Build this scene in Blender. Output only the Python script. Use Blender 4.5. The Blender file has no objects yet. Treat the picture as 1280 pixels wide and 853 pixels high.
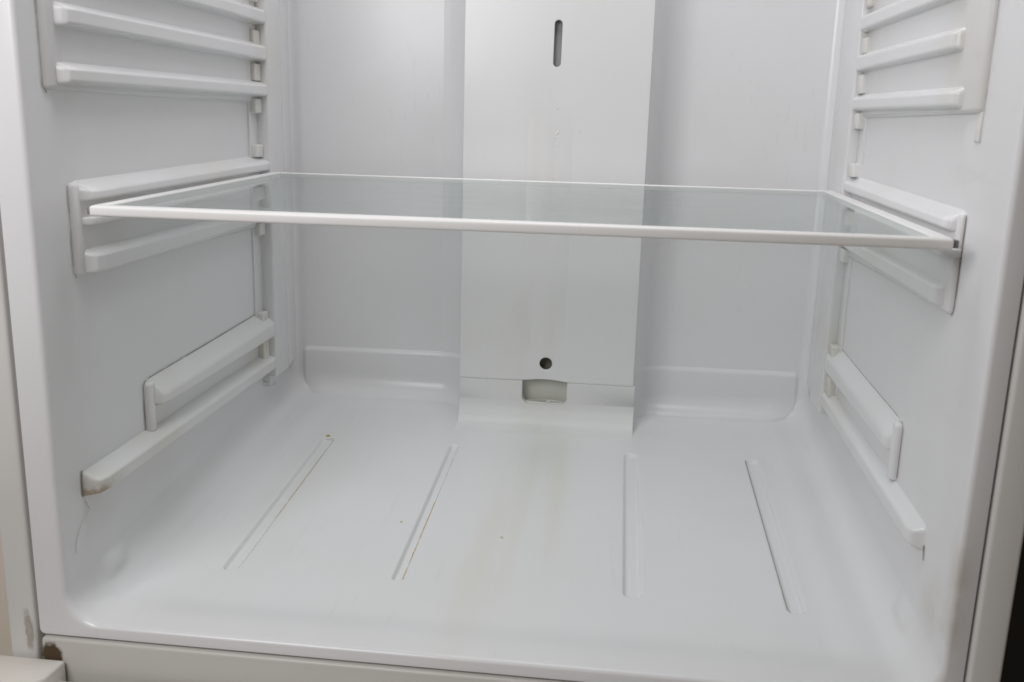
import bpy, bmesh, math, random
from mathutils import Vector, noise as mnoise
random.seed(7)
scene = bpy.context.scene
col = scene.collection
R = math.radians

# ------------------------------------------------------------------ camera
cam = bpy.data.cameras.new('camera')
cam.sensor_width = 36.0
cam.lens = 1170.46 / 1280 * 36.0
cam.clip_start = 0.01
cam.clip_end = 100
cam.dof.use_dof = True; cam.dof.focus_distance = 0.93; cam.dof.aperture_fstop = 16.0
camo = bpy.data.objects.new('camera', cam)
camo.location = (0.075, -0.6024, 0.0632)
camo.rotation_euler = (1.3451, -0.0269, 0.1147)
col.objects.link(camo)
scene.camera = camo

# ------------------------------------------------------------------ light
world = bpy.data.worlds.new('World'); scene.world = world
world.use_nodes = True
bg = world.node_tree.nodes['Background']
bg.inputs['Color'].default_value = (1.0, 0.86, 0.72, 1)     # warm light of the room
bg.inputs['Strength'].default_value = 0.12

def area(name, loc, target, size, size_y, power, color):
    l = bpy.data.lights.new(name, 'AREA'); l.shape = 'RECTANGLE'
    l.size = size; l.size_y = size_y; l.energy = power; l.color = color
    o = bpy.data.objects.new(name, l); o.location = loc
    d = Vector(target) - Vector(loc)
    o.rotation_euler = d.to_track_quat('-Z', 'Y').to_euler()
    col.objects.link(o); return o
area('room_light', (-0.38, -0.55, 0.36), (0.02, 0.15, -0.08), 0.42, 0.42, 3.9, (0.99, 0.985, 1.0))
area('refrigerator_lamp', (0.0, 0.11, 0.765), (0.0, 0.12, 0.0), 0.42, 0.26, 2.25, (0.985, 0.98, 1.0))

scene.view_settings.view_transform = 'Standard'
scene.view_settings.look = 'None'
scene.view_settings.exposure = 0.06
scene.view_settings.gamma = 1.0
scene.view_settings.use_curve_mapping = False
scene.render.engine = 'CYCLES'
scene.cycles.max_bounces = 14
scene.cycles.diffuse_bounces = 8
scene.cycles.transparent_max_bounces = 16

# ------------------------------------------------------------------ materials
def new_mat(name):
    m = bpy.data.materials.new(name); m.use_nodes = True
    nt = m.node_tree
    return m, nt, nt.nodes['Principled BSDF']
def N(nt, t, **kw):
    n = nt.nodes.new(t)
    for k, v in kw.items(): setattr(n, k, v)
    return n
def ramp(nt, fac, p0, p1, c0=(0, 0, 0, 1), c1=(1, 1, 1, 1)):
    r = N(nt, 'ShaderNodeValToRGB')
    r.color_ramp.interpolation = 'EASE'
    r.color_ramp.elements[0].position = p0; r.color_ramp.elements[0].color = c0
    r.color_ramp.elements[1].position = p1; r.color_ramp.elements[1].color = c1
    nt.links.new(fac, r.inputs['Fac']); return r.outputs['Color']
def noise_tex(nt, scale, detail=3, rough=.5, scl=(1, 1, 1)):
    tc = N(nt, 'ShaderNodeTexCoord'); mp = N(nt, 'ShaderNodeMapping')
    mp.inputs['Scale'].default_value = scl
    nt.links.new(tc.outputs['Object'], mp.inputs['Vector'])
    n = N(nt, 'ShaderNodeTexNoise'); n.inputs['Scale'].default_value = scale
    n.inputs['Detail'].default_value = detail; n.inputs['Roughness'].default_value = rough
    nt.links.new(mp.outputs['Vector'], n.inputs['Vector'])
    return n.outputs['Fac']
def mixc(nt, fac, a, b):
    m = N(nt, 'ShaderNodeMix', data_type='RGBA')
    if isinstance(fac, float): m.inputs[0].default_value = fac
    else: nt.links.new(fac, m.inputs[0])
    for i, v in ((6, a), (7, b)):
        if isinstance(v, tuple): m.inputs[i].default_value = v
        else: nt.links.new(v, m.inputs[i])
    return m.outputs[2]
def math_n(nt, op, a, b=None, c=None):
    m = N(nt, 'ShaderNodeMath', operation=op)
    for i, v in enumerate((a, b, c)):
        if v is None: continue
        if isinstance(v, (int, float)): m.inputs[i].default_value = v
        else: nt.links.new(v, m.inputs[i])
    return m.outputs[0]
def xyz(nt):
    tc = N(nt, 'ShaderNodeTexCoord'); s = N(nt, 'ShaderNodeSeparateXYZ')
    nt.links.new(tc.outputs['Object'], s.inputs[0]); return s.outputs
def gauss(nt, v, c, w):           # soft bump around c
    d = math_n(nt, 'DIVIDE', math_n(nt, 'SUBTRACT', v, c), w)
    return math_n(nt, 'POWER', 2.718, math_n(nt, 'MULTIPLY', math_n(nt, 'MULTIPLY', d, d), -1.0))
def bump(nt, p, h, strength, dist):
    b = N(nt, 'ShaderNodeBump'); b.inputs['Strength'].default_value = strength
    b.inputs['Distance'].default_value = dist
    nt.links.new(h, b.inputs['Height']); nt.links.new(b.outputs[0], p.inputs['Normal'])

def plastic(name, base, stain, rough=.27, amount=.35, streak=None):
    m, nt, p = new_mat(name)
    cl = noise_tex(nt, 7, 2, .5)
    fac = math_n(nt, 'MULTIPLY', ramp(nt, cl, .48, .75), amount)
    c = mixc(nt, fac, base, stain)
    if streak:
        x, y, z = xyz(nt)
        for spec in streak:
            f = None
            for ax, cc, w in spec[0]:
                g = gauss(nt, {'x': x, 'y': y, 'z': z}[ax], cc, w)
                f = g if f is None else math_n(nt, 'MULTIPLY', f, g)
            nn = ramp(nt, noise_tex(nt, 22, 4, .6, spec[3] if len(spec) > 3 else (1, 1, 1)), .30, .65)
            f = math_n(nt, 'MULTIPLY', f, math_n(nt, 'MULTIPLY', math_n(nt, 'ADD', nn, .25), spec[2]))
            c = mixc(nt, f, c, spec[1])
    sc = ramp(nt, noise_tex(nt, 160, 3, .6, (1, .06, .25)), .60, .72)
    sc = math_n(nt, 'MULTIPLY', sc, ramp(nt, noise_tex(nt, 6, 2, .5), .45, .65))
    c = mixc(nt, math_n(nt, 'MULTIPLY', sc, .10), c, (.52, .50, .46, 1))
    # tiny specks of dirt
    sp = ramp(nt, noise_tex(nt, 240, 1, .4), .76, .80)
    c = mixc(nt, math_n(nt, 'MULTIPLY', sp, .08), c, (.40, .35, .27, 1))
    nt.links.new(c, p.inputs['Base Color'])
    r = ramp(nt, noise_tex(nt, 8, 3, .5), .3, .75, ((.232 if rough < .3 else max(rough, .32) - .02),) * 3 + (1,), ((.260 if rough < .3 else max(rough, .32) + .05),) * 3 + (1,))
    nt.links.new(r, p.inputs['Roughness'])
    bump(nt, p, noise_tex(nt, 11, 2, .4), .45, .0016)
    p.inputs['Specular IOR Level'].default_value = .5
    return m

WHITE = (.768, .768, .780, 1); YEL = (.69, .675, .61, 1)
M = {}
M['liner'] = plastic('liner_plastic', WHITE, (.735, .73, .725, 1), .27, .4, [
    ([('x', .003, .030), ('y', .33, .20)], (.685, .68, .605, 1), .40, (2.2, .10, 1)),
    ([('x', .030, .010), ('y', .28, .14)], (.70, .69, .61, 1), .42, (2, .15, 1)),
    ([('x', -.02, .02), ('y', .10, .12)], (.71, .685, .61, 1), .42, (2, .2, 1)),
    ([('x', -.21, .03), ('y', .20, .16)], (.68, .67, .62, 1), .25, (1, .3, 1)),
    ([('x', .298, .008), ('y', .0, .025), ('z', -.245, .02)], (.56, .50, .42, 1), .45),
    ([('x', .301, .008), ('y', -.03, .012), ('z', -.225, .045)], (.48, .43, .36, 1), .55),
])
M['rail'] = plastic('rail_plastic', (.765, .765, .775, 1), YEL, .27, .45)
M['dirty_rail'] = plastic('dirty_rail_plastic', (.755, .755, .76, 1), YEL, .3, .6, [
    ([('y', .004, .018), ('z', -.209, .008)], (.36, .29, .19, 1), .9, (4, 4, 4)),
    ([('y', .108, .010), ('z', -.172, .003)], (.36, .29, .20, 1), .8, (5, 5, 5)),
])
M['pillar'] = plastic('pillar_plastic', (.755, .755, .765, 1), YEL, .24, .5)
M['clip'] = plastic('clip_plastic', (.74, .735, .71, 1), (.60, .57, .50, 1), .35, .8)
M['duct'] = plastic('duct_plastic', (.77, .77, .775, 1), (.74, .74, .72, 1), .27, .5, [
    ([('x', -.008, .016), ('z', .02, .09)], (.66, .64, .59, 1), .40, (2.5, 1, .15)),
    ([('x', -.012, .03), ('z', -.16, .05)], (.68, .67, .61, 1), .35, (2, 1, .3)),
])
M['housing'] = plastic('housing_plastic', (.755, .755, .762, 1), (.72, .715, .69, 1), .42, .5, [
    ([('x', .003, .030), ('y', .375, .06)], (.67, .66, .58, 1), .40, (2, .4, 1))])
M['drain'] = plastic('drain_plastic', (.70, .70, .65, 1), (.60, .59, .52, 1), .22, .7)
M['trim'] = plastic('shelf_trim_plastic', (.83, .825, .815, 1), (.74, .72, .67, 1), .3, .4)
M['flange'] = plastic('flange_plastic', (.76, .75, .735, 1), (.66, .64, .60, 1), .36, .5)
M['sheet'] = plastic('painted_sheet', (.72, .71, .69, 1), (.64, .61, .56, 1), .38, .6)
M['sill'] = plastic('sill_plastic', (.585, .565, .53, 1), (.51, .48, .43, 1), .4, .7)
M['hinge'] = plastic('hinge_plastic', (.70, .67, .62, 1), (.56, .51, .43, 1), .45, .8)
M['dark'] = plastic('dark_surface', (.016, .015, .012, 1), (.03, .028, .02, 1), .6, .5)
M['beige'] = plastic('beige_wall', (.80, .73, .64, 1), (.72, .62, .52, 1), .7, .6)
M['foam'] = plastic('duct_inside', (.34, .345, .35, 1), (.28, .28, .28, 1), .7, .5)
M['hole'] = plastic('drain_tube', (.30, .29, .24, 1), (.22, .21, .17, 1), .6, .5)
M['gap'] = plastic('gap_seal', (.06, .05, .035, 1), (.10, .075, .04, 1), .8, .7)

def patchy(name, c, lo, hi, scale):
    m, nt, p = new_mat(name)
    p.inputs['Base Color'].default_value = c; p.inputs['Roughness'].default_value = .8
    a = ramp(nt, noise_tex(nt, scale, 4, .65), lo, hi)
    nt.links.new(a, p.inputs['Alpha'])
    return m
M['grime'] = patchy('grey_grime', (.30, .28, .24, 1), .10, .62, 45)  # for dirt in the grooves and dark lines at bracket edges
M['grime_faint'] = patchy('faint_grime', (.42, .40, .36, 1), .15, .85, 50)
M['grime_rust'] = patchy('rusty_grime', (.50, .33, .13, 1), .18, .66, 55)
M['grime_brown'] = patchy('brown_grime', (.075, .050, .022, 1), .26, .52, 60)
def stain(name, c, lo, hi, scale, edge):
    m, nt, p = new_mat(name)
    p.inputs['Base Color'].default_value = c; p.inputs['Roughness'].default_value = .8
    tc = N(nt, 'ShaderNodeTexCoord'); sp = N(nt, 'ShaderNodeSeparateXYZ')
    nt.links.new(tc.outputs['Generated'], sp.inputs[0])
    dx = math_n(nt, 'MULTIPLY', math_n(nt, 'SUBTRACT', sp.outputs[0], .5), 2.0)
    dz = math_n(nt, 'MULTIPLY', math_n(nt, 'SUBTRACT', sp.outputs[2], .5), 2.0)
    d = math_n(nt, 'SQRT', math_n(nt, 'ADD', math_n(nt, 'MULTIPLY', dx, dx), math_n(nt, 'MULTIPLY', dz, dz)))
    n = noise_tex(nt, scale, 4, .6)
    v = math_n(nt, 'SUBTRACT', math_n(nt, 'ADD', math_n(nt, 'SUBTRACT', 1.0, d), math_n(nt, 'MULTIPLY', n, edge)), edge * .5)
    nt.links.new(ramp(nt, v, lo, hi), p.inputs['Alpha'])
    return m
M['stain_brown'] = stain('brown_stain', (.085, .055, .025, 1), .10, .55, 160, 1.1)
M['stain_grey'] = stain('grey_stain', (.46, .43, .38, 1), .10, 1.25, 120, 1.2)
M['crumb'] = plastic('crumb_yellow', (.50, .37, .09, 1), (.26, .21, .06, 1), .7, .8)
M['crumb_pale'] = plastic('crumb_pale', (.66, .58, .40, 1), (.40, .30, .16, 1), .7, .8)

gm, nt, p = new_mat('shelf_glass')
nt.nodes.remove(p)
fr = N(nt, 'ShaderNodeFresnel'); fr.inputs['IOR'].default_value = 1.5
tr = N(nt, 'ShaderNodeBsdfTransparent'); tr.inputs['Color'].default_value = (.885, .915, .905, 1)
gl = N(nt, 'ShaderNodeBsdfGlossy'); gl.inputs['Roughness'].default_value = .02
gl.inputs['Color'].default_value = (.80, .83, .82, 1)
mx = N(nt, 'ShaderNodeMixShader')
geo = N(nt, 'ShaderNodeNewGeometry')
frf = math_n(nt, 'MULTIPLY', fr.outputs[0], math_n(nt, 'SUBTRACT', 1.0, geo.outputs['Backfacing']))
nt.links.new(frf, mx.inputs[0]); nt.links.new(tr.outputs[0], mx.inputs[1]); nt.links.new(gl.outputs[0], mx.inputs[2])
df = N(nt, 'ShaderNodeBsdfDiffuse'); df.inputs['Color'].default_value = (.72, .76, .74, 1)
mx2 = N(nt, 'ShaderNodeMixShader')
dust = ramp(nt, noise_tex(nt, 14, 6, .7, (.4, 1.6, 1)), .42, .80)
nt.links.new(math_n(nt, 'ADD', math_n(nt, 'MULTIPLY', dust, .12), .015), mx2.inputs[0])
nt.links.new(mx.outputs[0], mx2.inputs[1]); nt.links.new(df.outputs[0], mx2.inputs[2])
nt.links.new(mx2.outputs[0], nt.nodes['Material Output'].inputs['Surface'])
M['glass'] = gm
gm2, nt, p = new_mat('glass_edge')
p.inputs['Base Color'].default_value = (.16, .24, .21, 1); p.inputs['Roughness'].default_value = .2
M['glass_edge'] = gm2

# ------------------------------------------------------------------ mesh helpers
def empty(name, loc=(0, 0, 0)):
    o = bpy.data.objects.new(name, None); o.empty_display_size = .05
    o.location = loc; col.objects.link(o); return o
def tag(o, label=None, cat=None, group=None, kind=None):
    for k, v in (('label', label), ('category', cat), ('group', group), ('kind', kind)):
        if v: o[k] = v
    return o
def link(name, bm, mat, parent=None, angle=35):
    bmesh.ops.recalc_face_normals(bm, faces=bm.faces)
    me = bpy.data.meshes.new(name); bm.to_mesh(me); bm.free()
    return link_mesh(name, me, mat, parent, angle)
def link_mesh(name, me, mat, parent=None, angle=35):
    for pl in me.polygons: pl.use_smooth = True
    me.set_sharp_from_angle(angle=R(angle))
    me.materials.clear(); me.materials.append(M[mat])
    o = bpy.data.objects.new(name, me); col.objects.link(o)
    if parent:
        o.parent = parent
        o.matrix_parent_inverse = parent_inv(parent)
    return o
def parent_inv(p):               # only the Empties stand away from the origin
    return p.matrix_basis.inverted() if p.type == 'EMPTY' else p.matrix_basis.copy()
def bev(bm, edges, off, seg=3):
    bmesh.ops.bevel(bm, geom=list(edges), offset=off, segments=seg, profile=.5, affect='EDGES', clamp_overlap=True)
def hexa(pts):                    # 8 points: bottom ring of 4, top ring of 4
    bm = bmesh.new(); v = [bm.verts.new(q) for q in pts]
    for f in ((3, 2, 1, 0), (4, 5, 6, 7), (0, 1, 5, 4), (1, 2, 6, 5), (2, 3, 7, 6), (3, 0, 4, 7)):
        bm.faces.new([v[i] for i in f])
    return bm
def box_bm(x0, x1, y0, y1, z0, z1):
    return hexa([(x0, y0, z0), (x1, y0, z0), (x1, y1, z0), (x0, y1, z0), (x0, y0, z1), (x1, y0, z1), (x1, y1, z1), (x0, y1, z1)])
def box(name, x0, x1, y0, y1, z0, z1, mat, parent, b=.001, seg=3):
    bm = box_bm(x0, x1, y0, y1, z0, z1)
    if b: bev(bm, bm.edges, b, seg)
    return link(name, bm, mat, parent)
def prism(name, plan, z0, z1, mat, parent, b=.002, seg=3):
    bm = bmesh.new()
    lo = [bm.verts.new((x, y, z0)) for x, y in plan]; hi = [bm.verts.new((x, y, z1)) for x, y in plan]
    n = len(plan)
    bm.faces.new(lo[::-1]); bm.faces.new(hi)
    for i in range(n): bm.faces.new((lo[i], lo[(i + 1) % n], hi[(i + 1) % n], hi[i]))
    if b: bev(bm, bm.edges, b, seg)
    return link(name, bm, mat, parent)

# ------------------------------------------------------------------ measures (metres; shelf front edge is y = 0, z = 0)
WL, WR = -.304, .299             # side walls
FL, FR = -.2885, .2872           # inner faces of the rails
YF = -.030                       # face of the front flange
YB = .462                        # rear wall
ZT = .78                         # ceiling of the compartment
RC = .026                        # radius of the coves
def zfloor(y): return -.2922 + .0842 * y

fridge = empty('refrigerator', (0, 0, -.40))
tag(fridge, 'open empty white refrigerator compartment with ribbed side walls and a stained moulded floor', 'refrigerator')

# ------------------------------------------------------------------ liner: one moulded shell
grooves = [(-.2276, -.2132, .060, .325), (-.0892, -.0790, .064, .328), (.0935, .1088, .066, .334), (.2176, .2322, .062, .338)]
GD, GW = .0032, .0030
def sm(a, b, t):
    t = max(0, min(1, (t - a) / (b - a))); return t * t * (3 - 2 * t)
def floor_disp(x, y):
    d = -.0028 * (1 - sm(.238, .262, abs(x))) * sm(-.012, .02, y) * (1 - sm(.39, .43, y))
    for a, b, c, e in grooves:
        r = (b - a) / 2 * .8      # rounded ends
        cx, cy = (a + b) / 2, (c + e) / 2
        hx, hy = (b - a) / 2 - r, (e - c) / 2 - r
        qx, qy = abs(x - cx) - hx, abs(y - cy) - hy
        sd = math.hypot(max(qx, 0), max(qy, 0)) + min(max(qx, qy), 0) - r
        d -= GD * (1 - sm(-GW, .0004, sd))
    return d
xs = set(round(-.270 + .005 * i, 4) for i in range(108))
for a, b, c, e in grooves:
    for q in (a, b):
        for k in (-.0012, -.0002, .0004, .0010, .0016, .0022, .0030): xs.add(round(q + (k if q == a else -k), 5))
    for k in (-.002, 0, .002): xs.add(round((a + b) / 2 + k, 5))
xs = sorted(xs)
def bulge(side, y, a):            # small moulded drawer stops on the coves, a = angle below the wall
    yc = .030 if side < 0 else .045
    return (.0046 if side < 0 else .0030) * math.exp(-((y - yc) / .015) ** 4) * math.exp(-((a - .42) / .30) ** 4)
def uloop(y, xl, xr, zb, r, disp=False):
    pts = []
    nz = 16
    for i in range(nz): pts.append((xl, y, ZT + (zb + r - ZT) * i / nz))
    for i in range(17):
        a = math.pi + math.pi / 2 * i / 16
        q = r - (bulge(-1, y, a - math.pi) if disp else 0)
        pts.append((xl + r + q * math.cos(a), y, zb + r + q * math.sin(a)))
    lo, hi = xl + r + .001, xr - r - .001
    for x in xs:
        x = min(max(x, lo + (x + .27) * .001), hi - (.265 - x) * .001)
        pts.append((x, y, zb + (floor_disp(x, y) if disp else 0)))
    for i in range(17):
        a = -math.pi / 2 + math.pi / 2 * i / 16
        q = r - (bulge(1, y, -a) if disp else 0)
        pts.append((xr - r + q * math.cos(a), y, zb + r + q * math.sin(a)))
    for i in range(nz): pts.append((xr, y, zb + r + (ZT - zb - r) * (i + 1) / nz))
    return pts
loops = []
GL, GR, GZ = -.3258, .3128, -.3048          # outer edge of the flange (the gap)
loops.append(uloop(.012, GL, GR, GZ, .004))
loops.append(uloop(YF + .0012, GL, GR, GZ, .004))
loops.append(uloop(YF + .0003, GL + .0004, GR - .0004, GZ + .0004, .004))
loops.append(uloop(YF, GL + .0014, GR - .0014, GZ + .0014, .004))
rn = .0036
for i in range(9):                            # rounded nose
    a = math.pi / 2 * i / 8
    d = rn * (1 - math.sin(a)); y = YF + rn * (1 - math.cos(a))
    rr = RC + d - .006 * (1 - i / 8)
    loops.append(uloop(y, WL - d, WR + d, zfloor(y) - d * .8, rr))
ys = set(round(YF + rn + .004 + .006 * i, 4) for i in range(78))
for a, b, c, e in grooves:
    for q in (c, e):
        for k in (-.001, 0, .001, .002, .0035, .006, .009): ys.add(round(q + (k if q == c else -k), 5))
rb = .012
ys = sorted(y for y in ys if y < YB - rb - .001)
for y in ys: loops.append(uloop(y, WL, WR, zfloor(y), RC, True))
for i in range(10):
    a = math.pi / 2 * i / 9
    d = rb * (1 - math.cos(a)); y = YB - rb + rb * math.sin(a)
    loops.append(uloop(y, WL + d, WR - d, zfloor(YB - rb) + d, RC - d))
bm = bmesh.new()
vl = [[bm.verts.new(q) for q in lp] for lp in loops]
for a, b in zip(vl[:-1], vl[1:]):
    for i in range(len(a) - 1): bm.faces.new((a[i], a[i + 1], b[i + 1], b[i]))
bm.faces.new(vl[-1])
me = bpy.data.meshes.new('liner'); bmesh.ops.recalc_face_normals(bm, faces=bm.faces); bm.to_mesh(me); bm.free()
liner = link_mesh('liner', me, 'liner', fridge, 40)
box('ceiling', GL, GR, YF + .002, YB + .02, ZT - .004, ZT + .02, 'liner', liner, 0)

# raised step along the foot of the rear wall, on both sides of the duct
RDC = .034                       # radius of the coves beside the duct
def wall_y(x):
    d = min(abs(x + .0905) if x < 0 else abs(x - .0998), RDC)
    return YB - RDC + RDC * math.sqrt(max(0, 1 - (1 - d / RDC) ** 2))
def step(x0, x1, za, zb_, outer):
    bm = bmesh.new(); nx, nzs = 110, 34
    rows = []
    for j in range(nzs + 1):
        row = []
        for i in range(nx + 1):
            x = x0 + (x1 - x0) * i / nx
            zt = za + (zb_ - za) * i / nx
            do = (x - x0) if outer < 0 else (x1 - x)          # distance from the outer end
            zt -= .007 * (1 - sm(0, .008, do)) ** 2            # rounded outer corner
            z = -.285 + (zt + .004 + .285) * (j / nzs) ** .55
            k = (1 - sm(-.0040, .0034, z - zt)) 
            f = min(1, max(0, 1 - (z - zfloor(YB - .02)) / .024))
            row.append(bm.verts.new((x, wall_y(x) + .0006 - .0032 * k * sm(0, .006, do) - .022 * (1 - math.sqrt(1 - f * f)) * (.10 + .90 * sm(-.002, .035, do)), z)))
        rows.append(row)
    for a, b in zip(rows[:-1], rows[1:]):
        for i in range(nx): bm.faces.new((a[i], a[i + 1], b[i + 1], b[i]))
    link('rear_step', bm, 'liner', liner, 80)
step(-.2965, -.0915, -.2025, -.2005, -1)
step(.1008, .2915, -.2040, -.2030, 1)
# coves where the rear wall runs into the sides of the duct
def cove(xe, s):
    bm = bmesh.new(); r = RDC; pr = [(xe, .4015), (xe, YB - r)]
    for i in range(13):
        a = math.pi / 2 * i / 12
        pr.append((xe + s * r * (1 - math.cos(a)), YB - r + r * math.sin(a) - .0002))
    pr.append((xe + s * (r + .004), YB + .0006))
    vv = [[bm.verts.new((x, y, z)) for x, y in pr] for z in (-.285, -.22, -.1, .1, .3, ZT - .005)]
    for a, b in zip(vv[:-1], vv[1:]):
        for i in range(len(pr) - 1): bm.faces.new((a[i], a[i + 1], b[i + 1], b[i]))
    link('duct_cove', bm, 'liner', liner, 50)
cove(-.0905, -1); cove(.0998, 1)

# ------------------------------------------------------------------ side rails
def relief_rail(side, y0, y1, zf, zb_, mat, rnd):
    # ridge moulded out of the wall: crisp underside, softly rolled top, rounded front end, filleted foot
    wall, P = (WL, FL - WL) if side < 0 else (WR, WR - FR)
    s_ = 1 if side < 0 else -1
    ysl = [y0 - .0045 + (.0150 + rnd) * (i / 22) for i in range(23)]
    ysl += [ysl[-1] + (y1 - ysl[-1]) * i / 10 for i in range(1, 11)]
    bm = bmesh.new(); rows = []
    for y in ysl:
        t = (y - y0) / (y1 - y0)
        b0 = zf[0] + (zb_[0] - zf[0]) * t; t0 = zf[1] + (zb_[1] - zf[1]) * t; w0 = zf[2] + (zb_[2] - zf[2]) * t
        end = sm(y0 - .0030, y0 + .0022, y) * .86 + .14 * sm(y0, y0 + .004 + rnd, y)
        row = []
        top = max(w0, t0 + .003)
        zz = [b0 - .0022 + .0066 * i / 14 for i in range(15)]
        zz += [zz[-1] + (t0 - .0035 - zz[-1]) * i / 3 for i in (1, 2)]
        zz += [t0 - .0035 + (top + .0030 - t0 + .0035) * i / 16 for i in range(17)]
        for z in zz:
            k = sm(b0 - .0016, b0 + .0022, z) * .9 + .1 * sm(b0, b0 + .004, z)
            u = max(0, min(1, (z - t0 + .0025) / (top + .0022 - t0 + .0025)))
            k *= 1 - sm(0, 1, u) * .75 - .25 * u * u
            row.append(bm.verts.new((wall + s_ * (P * k * end - .0010), y, z)))
        rows.append(row)
    for a, b in zip(rows[:-1], rows[1:]):
        for i in range(len(a) - 1): bm.faces.new((a[i], a[i + 1], b[i + 1], b[i]))
    return link('shelf_rail', bm, mat, liner, 75)
def rail(side, y0, y1, zf, zb_, mat='rail', b=.0026, rnd=.0065, depth=None):
    # zf / zb_: (face bottom, face top, wall top) at the front and at the rear end
    if depth is None: return relief_rail(side, y0, y1, zf, zb_, mat, rnd)
    face, wall = (FL, WL - .003) if side < 0 else (FR, WR + .003)
    if depth is not None: face = (WL + depth) if side < 0 else (WR - depth)
    bm = hexa([(wall, y0, zf[0]), (face, y0, zf[0]), (face, y1, zb_[0]), (wall, y1, zb_[0]),
               (wall, y0, zf[2]), (face, y0, zf[1]), (face, y1, zb_[1]), (wall, y1, zb_[2])])
    e = [e for e in bm.edges if all(abs(v.co.x - face) < 1e-6 and abs(v.co.y - y0) < 1e-6 for v in e.verts)]
    bev(bm, e, rnd, 6)
    if depth is None:             # soft upper edge
        zm = (zf[0] + zf[1]) / 2; sl = (zb_[0] - zf[0]) / (y1 - y0)
        e = [e for e in bm.edges if all(abs(v.co.x - face) < .012 and v.co.z - sl * (v.co.y - y0) > zm for v in e.verts) and e.calc_face_angle(0) > .4
             and not all(abs(v.co.y - y1) < 1e-6 for v in e.verts) and sum(1 for f in e.link_faces if abs(f.normal.z) > .5) == 1]
        bev(bm, e, .0058, 5)
    e = [e for e in bm.edges if len(e.link_faces) == 2 and e.calc_face_angle() > .5
         and not all(abs(v.co.x - wall) < 1e-6 for v in e.verts) and not all(abs(v.co.y - y1) < 1e-6 for v in e.verts)]
    bev(bm, e, b, 3)
    return link('shelf_rail', bm, mat, liner, 50)
YEL_, YER = .358, .336           # rear ends of the rails (front of the rear pillars)
for s, fr_, ye in ((-1, dict(r3=.004, r0=.006, r1=.006, r2=.004, bu=.020, sl=.020, bl=.021, cu=.105, cl=.004), YEL_),
                   (1, dict(r3=.070, r0=.072, r1=.070, r2=.058, bu=.040, sl=.035, bl=.046, cu=.113, cl=.034), YER)):
    for k in range(5):            # rails above the picture, same spacing
        z = .190 + .0355 * k
        rail(s, fr_['r3'], ye, (z, z + .014, z + .018), (z + .003, z + .017, z + .021))
    rail(s, fr_['r0'], ye, (.1540, .1675, .1715), (.1560, .1705, .1745))
    rail(s, fr_['r1'], ye, (.1190, .1325, .1360), (.1200, .1355, .1395))
    rail(s, fr_['r2'], ye, (.0818, .0938, .0975), (.0850, .0980, .1020))
    rail(s, fr_['bu'], ye, (.0030, .0125, .0165), (.0095, .0205, .0245))
    rail(s, fr_['sl'], ye, (-.0130, -.0075, -.0070), (-.0060, -.0010, -.0005), depth=.0125, b=.0012)
    rail(s, fr_['bl'], ye, (-.0480, -.0330, -.0300), (-.0415, -.0290, -.0260))
    rail(s, fr_['cu'], ye, (-.1715, -.1610, -.1490) if s < 0 else (-.1740, -.1625, -.1500), (-.1690, -.1515, -.1410), 'dirty_rail' if s < 0 else 'rail', rnd=.007)
    rail(s, fr_['cl'], ye, (-.2100, -.1965, -.1930) if s < 0 else (-.2180, -.2040, -.2010), (-.2050, -.1900, -.1865), 'dirty_rail' if s < 0 else 'rail', rnd=.009)
# low raised plates behind the rails
def plate(side, y0, y1, z0, z1, proud=.0042, b=.0034):
    wall = WL if side < 0 else WR; f = wall + proud if side < 0 else wall - proud
    a, c = sorted((wall - .003 * (1 if side < 0 else -1), f))
    bm = box_bm(a, c, y0, y1, z0, z1)
    e = [e for e in bm.edges if all(abs(v.co.x - f) < 1e-6 for v in e.verts) or all(v.co.y < y0 + 1e-6 for v in e.verts)]
    bev(bm, e, b, 3)
    return link('rail_plate', bm, 'rail', liner)
plate(-1, -.006, YEL_, .0785, .380); plate(1, .030, YER, .0790, .380); plate(1, .0300, .0380, .0610, .0800, .0014, .0010)
plate(-1, .013, YEL_, -.0485, .0165); plate(1, .036, YER, -.0510, .0165)
plate(-1, .098, .1075, -.1935, -.1500, .006); plate(1, .108, .1165, -.1965, -.1500, .006)
plate(-1, .100, YEL_, -.1935, -.1500, .0016, .0012); plate(1, .110, YER, -.1930, -.1500, .0016, .0012)

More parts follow.
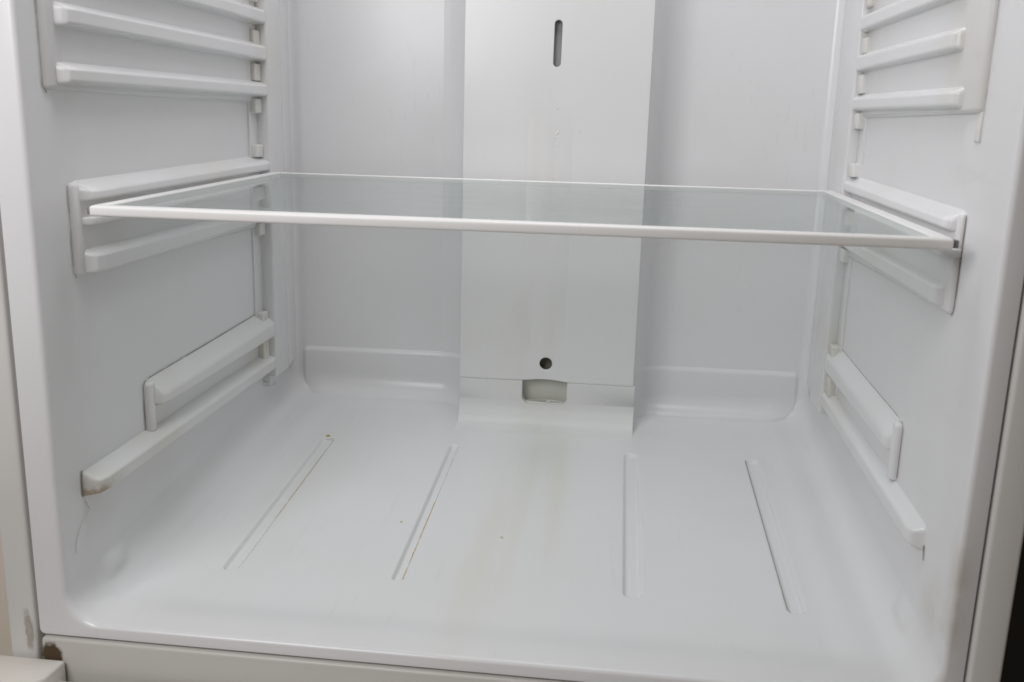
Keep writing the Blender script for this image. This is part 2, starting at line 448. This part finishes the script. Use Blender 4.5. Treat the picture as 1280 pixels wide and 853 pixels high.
# ------------------------------------------------------------------ rear pillars with their clip channels
for s, ye in ((-1, YEL_), (1, YER)):
    w = WL - .003 if s < 0 else WR + .003
    f = FL if s < 0 else FR
    o = lambda d: f + s * d
    y2 = ye + .036 if s < 0 else ye + .050
    pil = prism('rear_pillar', [(w, ye), (o(0), ye), (o(0), y2), (o(.006), y2 + .020), (o(.008), YB - .016), (w, YB - .010)], -.213, ZT - .006, 'pillar', fridge, .0028, 4)
    ch = .0205
    box('clip_channel', *sorted((w, (WL + .0022) if s < 0 else (WR - .0022))), ye - ch, ye + .001, -.2120, ZT - .006, 'pillar', pil, .001)
    fo = WL + .0085 if s < 0 else WR - .0085
    for z0, z1 in ((.244, .256), (.210, .222), (.1775, .1880), (.1560, .1660), (.1365, .1505), (.1010, .1180), (.0690, .0835), (.0250, .0375), (-.0560, -.0430), (-.1540, -.1385), (-.1900, -.1700)):
        box('clip', *sorted((w, fo)), ye - ch + .003, ye - .0008, z0, z1, 'clip', pil, .0014)
    # rounded foot of the pillar
    if s > 0: continue
    bm = bmesh.new(); bmesh.ops.create_cone(bm, cap_ends=True, segments=24, radius1=.011, radius2=.009, depth=.010)
    for v in bm.verts: v.co = Vector((w + (-s) * (v.co.z + .005), ye + .008 + v.co.x, -.2160 + v.co.y))
    bev(bm, [e for e in bm.edges if e.calc_face_angle(0) > .8], .002, 3)
    link('pillar_foot', bm, 'pillar', pil)

# ------------------------------------------------------------------ duct panel on the rear wall
YP = .3985
PL_, PR_, PB = -.0912, .1004, -.2112
def outline_panel(name, outer, holes, y_front, thick, mat, parent, b=.0008):
    cu = bpy.data.curves.new(name, 'CURVE'); cu.dimensions = '2D'; cu.fill_mode = 'BOTH'
    cu.extrude = thick / 2 - b; cu.bevel_depth = b; cu.bevel_resolution = 2
    for lp in [outer] + holes:
        sp = cu.splines.new('POLY'); sp.points.add(len(lp) - 1); sp.use_cyclic_u = True
        for q, (x, z) in zip(sp.points, lp): q.co = (x, z, 0, 1)
    ob = bpy.data.objects.new('tmp', cu); col.objects.link(ob)
    bpy.context.view_layer.update()
    dg = bpy.context.evaluated_depsgraph_get()
    me = bpy.data.meshes.new_from_object(ob.evaluated_get(dg))
    bpy.data.objects.remove(ob); bpy.data.curves.remove(cu)
    for v in me.vertices:
        x, z, t = v.co; v.co = (x, y_front + thick / 2 - t, z)
    me.name = name
    return link_mesh(name, me, mat, parent, 30)
def capsule(cx, z0, z1, w, n=10, lean=0.0):
    r = w / 2; pts = []
    for i in range(n + 1):
        a = math.pi * i / n; pts.append((cx + lean + r * math.cos(a), z1 - r + r * math.sin(a)))
    for i in range(n + 1):
        a = math.pi + math.pi * i / n; pts.append((cx + r * math.cos(a), z0 + r + r * math.sin(a)))
    return pts
def circle(cx, cz, r, n=32): return [(cx + r * math.cos(2 * math.pi * i / n), cz + r * math.sin(2 * math.pi * i / n)) for i in range(n)]
outer = [(PL_, PB), (-.0225, PB)]
for i in range(9):               # shallow arch over the drain
    t = i / 8; outer.append((-.0205 + .047 * t, PB + .0022 * math.sin(math.pi * t) + .0002))
outer += [(.0285, PB), (PR_, PB), (PR_, ZT - .006), (PL_, ZT - .006)]
duct = outline_panel('duct_panel', outer, [capsule(.0045, .1228, .1705, .0096, lean=.0004), circle(.0042, -.1917, .0078)], YP, .004, 'duct', fridge)
# body of the duct behind the face, holes left free
box('duct_side', PL_ + .0035, PL_ + .009, YP + .003, YB + .004, PB + .002, ZT - .006, 'duct', duct, .001)
box('duct_side', PR_ - .009, PR_ - .0035, YP + .003, YB + .004, PB + .002, ZT - .006, 'duct', duct, .001)
box('slot_lining', -.008, .017, YP + .0075, YP + .0095, .112, .182, 'foam', duct, 0)
for a, b in ((-.0085, -.0065), (.0155, .0175)): box('slot_lining', a, b, YP + .0036, YP + .0095, .112, .182, 'foam', duct, 0)
for a, b in ((.110, .113), (.181, .184)): box('slot_lining', -.0085, .0175, YP + .0036, YP + .0095, a, b, 'foam', duct, 0)
bm = bmesh.new()
bmesh.ops.create_cone(bm, cap_ends=False, segments=32, radius1=.0086, radius2=.0086, depth=.014)
for v in bm.verts: v.co = Vector((.0042 + v.co.x, YP + .0036 + .007 + v.co.z, -.1917 + v.co.y))
link('sensor_hole_tube', bm, 'hole', duct)
box('sensor_hole_tube', -.006, .0145, YP + .0165, YP + .0185, -.203, -.181, 'hole', duct, 0)
# low raised band down the middle of the panel
bm = bmesh.new()
vv = []
for z, k in ((.118, 0), (.075, .35), (.03, .8), (-.04, 1), (-.12, .8), (-.160, .3), (-.172, 0)):
    vv.append([bm.verts.new((x, YP + .0003 - d * k, z)) for x, d in ((-.0245, .0000), (-.0215, .0008), (.0225, .0010), (.0252, .0000))])
for a, b in zip(vv[:-1], vv[1:]):
    for i in range(3): bm.faces.new((a[i], a[i + 1], b[i + 1], b[i]))
link('centre_band', bm, 'duct', duct)

# ------------------------------------------------------------------ drain housing below the duct
BL, BR = -.0918, .1030
rc = .027
zf_ = zfloor(YP - rc) - .0028 - .0001
prof = [(YB + .01, PB - .0008), (YP + .0015, PB - .0008), (YP + .0003, PB - .0020)]
prof.append((YP + .0000, zf_ + rc + .002))
for i in range(9):
    a = math.pi / 2 * i / 8
    prof.append((YP - rc + rc * math.cos(a), zf_ + rc - rc * math.sin(a) + .0003))
prof += [(YP - rc - .008, zfloor(YP - rc - .008) - .0028 - .0002), (YP - rc - .010, zf_ - .008), (YB + .01, zf_ - .02)]
bm = bmesh.new()
la = [bm.verts.new((BL, y, z)) for y, z in prof]; lb = [bm.verts.new((BR, y, z)) for y, z in prof]
bm.faces.new(la); bm.faces.new(lb[::-1])
for i in range(len(prof)):
    j = (i + 1) % len(prof); bm.faces.new((la[i], lb[i], lb[j], la[j]))
ends = [e for e in bm.edges if abs(e.verts[0].co.x - e.verts[1].co.x) < 1e-6 and all(v.co.y < YB and v.co.z > zf_ + .003 for v in e.verts)]
bev(bm, ends, .0035, 4)
house = link('drain_housing', bm, 'housing', fridge, 35)
# rounded recess cut into it
bm = box_bm(-.0215, .0287, YP - .012, YP + .018, -.2385, -.205)
bev(bm, [e for e in bm.edges if abs(e.verts[0].co.y - e.verts[1].co.y) > .01 and all(v.co.z < -.22 for v in e.verts)], .008, 6)
cut = link('cutter', bm, 'liner', None)
bmod = house.modifiers.new('cut', 'BOOLEAN'); bmod.object = cut; bmod.operation = 'DIFFERENCE'; bmod.solver = 'EXACT'
bpy.context.view_layer.update()
dg = bpy.context.evaluated_depsgraph_get()
me = bpy.data.meshes.new_from_object(house.evaluated_get(dg))
house.modifiers.clear()
house.data = me
bpy.data.objects.remove(cut)
for pl in me.polygons: pl.use_smooth = True
me.set_sharp_from_angle(angle=R(35))
me.materials.clear(); me.materials.append(M['housing'])
# cup inside: a shallow oval basin with a rim
bm = bmesh.new()
n = 40; rings = [(.0225, 0.0073, -.2388), (.0221, 0.0072, -.2374), (.0214, 0.0069, -.2368), (.0205, 0.0065, -.2372), (.0195, 0.0061, -.2383), (.004, .003, -.2384)]
cxd, cyd = .0036, YP + .0092
vr = [[bm.verts.new((cxd + a * math.cos(2 * math.pi * i / n), cyd + b * math.sin(2 * math.pi * i / n), z)) for i in range(n)] for a, b, z in rings]
for p_, q_ in zip(vr[:-1], vr[1:]):
    for i in range(n): bm.faces.new((p_[i], p_[(i + 1) % n], q_[(i + 1) % n], q_[i]))
bm.faces.new(vr[-1])
link('drain_cup', bm, 'drain', house)
box('recess_lining', -.0212, .0284, YP + .0165, YP + .0178, -.2380, PB - .0012, 'drain', house, 0)
bm = bmesh.new()                 # drop of water standing in the cup
bmesh.ops.create_uvsphere(bm, u_segments=16, v_segments=8, radius=.0016)
for v in bm.verts: v.co = Vector((.0080 + v.co.x * 1.6, YP + .0085 + v.co.y, -.2372 + v.co.z * .7))
link('water_bead', bm, 'trim', house)
for k in range(26):
    bm = bmesh.new(); bmesh.ops.create_uvsphere(bm, u_segments=10, v_segments=6, radius=random.uniform(.00035, .0009))
    zc = random.choice((random.uniform(.035, .085), random.uniform(-.075, -.04), random.uniform(-.02, .05)))
    q = Vector((.0065 + random.gauss(0, .0012), YP + .0002 - .0008 * 0, zc))
    for v in bm.verts: v.co = Vector((v.co.x, v.co.y * .6, v.co.z * 1.6)) + q - Vector((0, .0006, 0))
    link('water_bead', bm, 'trim', duct)

# ------------------------------------------------------------------ cabinet front: side sheets, sill, hinge, lower door
for x0, x1 in ((-.3490, -.3275), (.3146, .3352)):
    o = box('cabinet_side', x0, x1, -.0320, .55, -.75, .84, 'sheet', fridge, .0028, 5)
for x0, x1, z0, z1 in ((-.3280, -.3252, -.345, .83), (.3122, .3150, -.345, .83), (-.3252, .3122, -.3075, -.3042)):
    box('gap_seal', x0, x1, .004, .010, z0, z1, 'gap', fridge, 0)
sill = box('front_sill', -.3238, .3128, -.0325, .06, -.40, -.3064, 'sill', fridge, .0022, 4)
bm = bmesh.new()
plan = [(-.372, -.066), (-.3125, -.066), (-.3060, -.056), (-.3050, -.034), (-.372, -.034)]
hinge = prism('hinge_cover', plan, -.352, -.3215, 'hinge', fridge, .0022, 4)
box('lower_door', -.350, .337, -.125, -.040, -.74, -.3330, 'sheet', fridge, .004, 4)

# ------------------------------------------------------------------ dirt in the floor grooves, thin dark lines at bracket edges, stains
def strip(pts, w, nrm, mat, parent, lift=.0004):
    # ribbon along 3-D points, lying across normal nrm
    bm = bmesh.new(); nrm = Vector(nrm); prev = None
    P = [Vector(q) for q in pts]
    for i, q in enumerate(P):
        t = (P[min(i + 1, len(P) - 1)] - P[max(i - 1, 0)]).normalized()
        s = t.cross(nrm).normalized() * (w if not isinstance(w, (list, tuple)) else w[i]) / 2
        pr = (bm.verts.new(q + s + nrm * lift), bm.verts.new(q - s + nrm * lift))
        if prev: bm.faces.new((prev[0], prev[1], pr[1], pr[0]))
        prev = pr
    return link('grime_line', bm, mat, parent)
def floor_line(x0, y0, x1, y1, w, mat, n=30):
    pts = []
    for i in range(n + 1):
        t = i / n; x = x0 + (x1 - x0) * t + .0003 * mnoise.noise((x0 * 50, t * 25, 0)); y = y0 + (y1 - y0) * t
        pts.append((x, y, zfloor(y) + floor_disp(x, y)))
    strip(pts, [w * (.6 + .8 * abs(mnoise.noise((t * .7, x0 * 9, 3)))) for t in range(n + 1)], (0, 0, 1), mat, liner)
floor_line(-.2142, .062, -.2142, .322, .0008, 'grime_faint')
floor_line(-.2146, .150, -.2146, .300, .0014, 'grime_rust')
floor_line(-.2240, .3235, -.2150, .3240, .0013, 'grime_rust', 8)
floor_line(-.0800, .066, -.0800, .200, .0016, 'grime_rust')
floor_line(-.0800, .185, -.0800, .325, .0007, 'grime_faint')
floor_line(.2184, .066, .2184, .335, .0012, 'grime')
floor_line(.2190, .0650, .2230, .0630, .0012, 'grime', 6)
xw = WL
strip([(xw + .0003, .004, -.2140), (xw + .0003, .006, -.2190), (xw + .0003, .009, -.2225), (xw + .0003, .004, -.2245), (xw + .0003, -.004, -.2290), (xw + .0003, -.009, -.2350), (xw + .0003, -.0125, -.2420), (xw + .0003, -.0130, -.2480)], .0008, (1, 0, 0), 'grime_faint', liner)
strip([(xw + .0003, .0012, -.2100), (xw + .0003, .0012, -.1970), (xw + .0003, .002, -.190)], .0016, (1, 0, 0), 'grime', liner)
for s, w, y0, z0, z1 in ((-1, WL, .0968, -.1925, -.153), (1, WR, .1068, -.1930, -.153)):  # thin dark lines along the edges of the rail brackets
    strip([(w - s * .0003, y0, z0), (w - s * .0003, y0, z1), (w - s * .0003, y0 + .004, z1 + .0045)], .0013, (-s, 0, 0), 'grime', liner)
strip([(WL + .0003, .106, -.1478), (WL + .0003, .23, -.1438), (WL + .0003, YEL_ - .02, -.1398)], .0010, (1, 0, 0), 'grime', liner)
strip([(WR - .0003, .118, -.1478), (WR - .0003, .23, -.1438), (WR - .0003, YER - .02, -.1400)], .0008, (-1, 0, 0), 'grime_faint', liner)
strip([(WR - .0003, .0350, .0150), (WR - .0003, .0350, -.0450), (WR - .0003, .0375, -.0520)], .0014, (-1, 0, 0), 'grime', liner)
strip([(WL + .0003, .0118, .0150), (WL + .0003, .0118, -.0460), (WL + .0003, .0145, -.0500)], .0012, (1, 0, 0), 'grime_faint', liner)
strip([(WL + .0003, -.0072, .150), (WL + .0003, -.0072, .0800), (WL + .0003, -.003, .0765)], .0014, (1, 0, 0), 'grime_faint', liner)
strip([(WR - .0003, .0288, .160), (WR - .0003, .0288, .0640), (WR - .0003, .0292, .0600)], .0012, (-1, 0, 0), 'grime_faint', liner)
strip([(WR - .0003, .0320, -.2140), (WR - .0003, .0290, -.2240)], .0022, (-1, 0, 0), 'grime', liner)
def patch(x0, x1, y, z0, z1, mat, parent):
    bm = bmesh.new(); bm.faces.new([bm.verts.new(q) for q in ((x0, y, z0), (x1, y, z0), (x1, y, z1), (x0, y, z1))])
    return link('grime_patch', bm, mat, parent)
patch(-.3270, -.3050, -.0328, -.3330, -.3062, 'stain_brown', sill)
patch(-.3375, -.3276, -.0323, -.3260, -.2760, 'stain_grey', fridge)

# ------------------------------------------------------------------ glass shelf
TILT = .0077 / .353
shelf = empty('glass_shelf', (0, .17, -.004))
tag(shelf, 'clear greenish glass shelf with white plastic trim resting on the side rails', 'shelf')
def sz(y): return TILT * y
def sbox(name, x0, x1, y0, y1, z0, z1, mat, b, seg=4):
    bm = box_bm(x0, x1, y0, y1, z0, z1); bev(bm, bm.edges, b, seg)
    for v in bm.verts: v.co.z += sz(v.co.y)
    return link(name, bm, mat, shelf)
sbox('front_trim', -.2805, .2805, -.003, .008, -.0040, .0032, 'trim', .0020, 5)
for a, b in ((-.2835, -.2745), (.2722, .2825)): sbox('side_trim', a, b, .0078, .352, -.0040, .0026, 'trim', .0012)
sbox('rear_trim', -.2750, .2727, .3470, .352, -.0030, .0024, 'trim', .0010)
sbox('glass_pane', -.2752, .2730, .0070, .3482, -.0025, .0018, 'glass', .0002, 1)

M['pin'] = plastic('pin_plastic', (.20, .20, .20, 1), (.14, .14, .13, 1), .5, .5)
for a, b in ((-.2840, -.2803), (.2803, .2845)): sbox('end_pin', a, b, .0005, .0070, -.0030, .0020, 'pin', .0008, 2)

# ------------------------------------------------------------------ crumbs
def crumb(x, y, s, mat, label, seed):
    bm = bmesh.new(); bmesh.ops.create_icosphere(bm, subdivisions=3, radius=1)
    for v in bm.verts:
        k = 1 + .45 * mnoise.noise(v.co * 1.6 + Vector((seed, 0, 0)))
        v.co = Vector((v.co.x * s[0] * k, v.co.y * s[1] * k, max(v.co.z, -.6) * s[2] * k))
    zb = min(v.co.z for v in bm.verts)
    for v in bm.verts: v.co.z -= zb
    o = link('crumb', bm, mat, None, 50)
    o.location = (x, y, zfloor(y) + floor_disp(x, y) - .0002)
    o.rotation_euler = (math.atan(.0842), 0, seed)
    tag(o, label, 'crumb', 'food crumbs on the compartment floor')
crumb(-.2225, .3285, (.0022, .0015, .0011), 'crumb', 'olive yellow crumb at the rear end of a floor groove', 1)
crumb(-.0105, .1420, (.0018, .0010, .0008), 'crumb_pale', 'pale tan crumb in the middle of the stained floor', 2)
crumb(-.1020, .1560, (.0011, .0010, .0008), 'crumb_pale', 'tiny pale crumb beside the rust-stained floor groove', 3)

# ------------------------------------------------------------------ what shows past the cabinet's edges
tag(box('background_wall', .345, 1.2, .02, .10, -1.2, 1.2, 'dark', None, 0), kind='structure')  # near-black colour paints in the shadow of the gap beside the cabinet
tag(box('background_wall', -1.4, -.36, .06, .12, -1.2, 1.2, 'beige', None, 0), kind='structure')
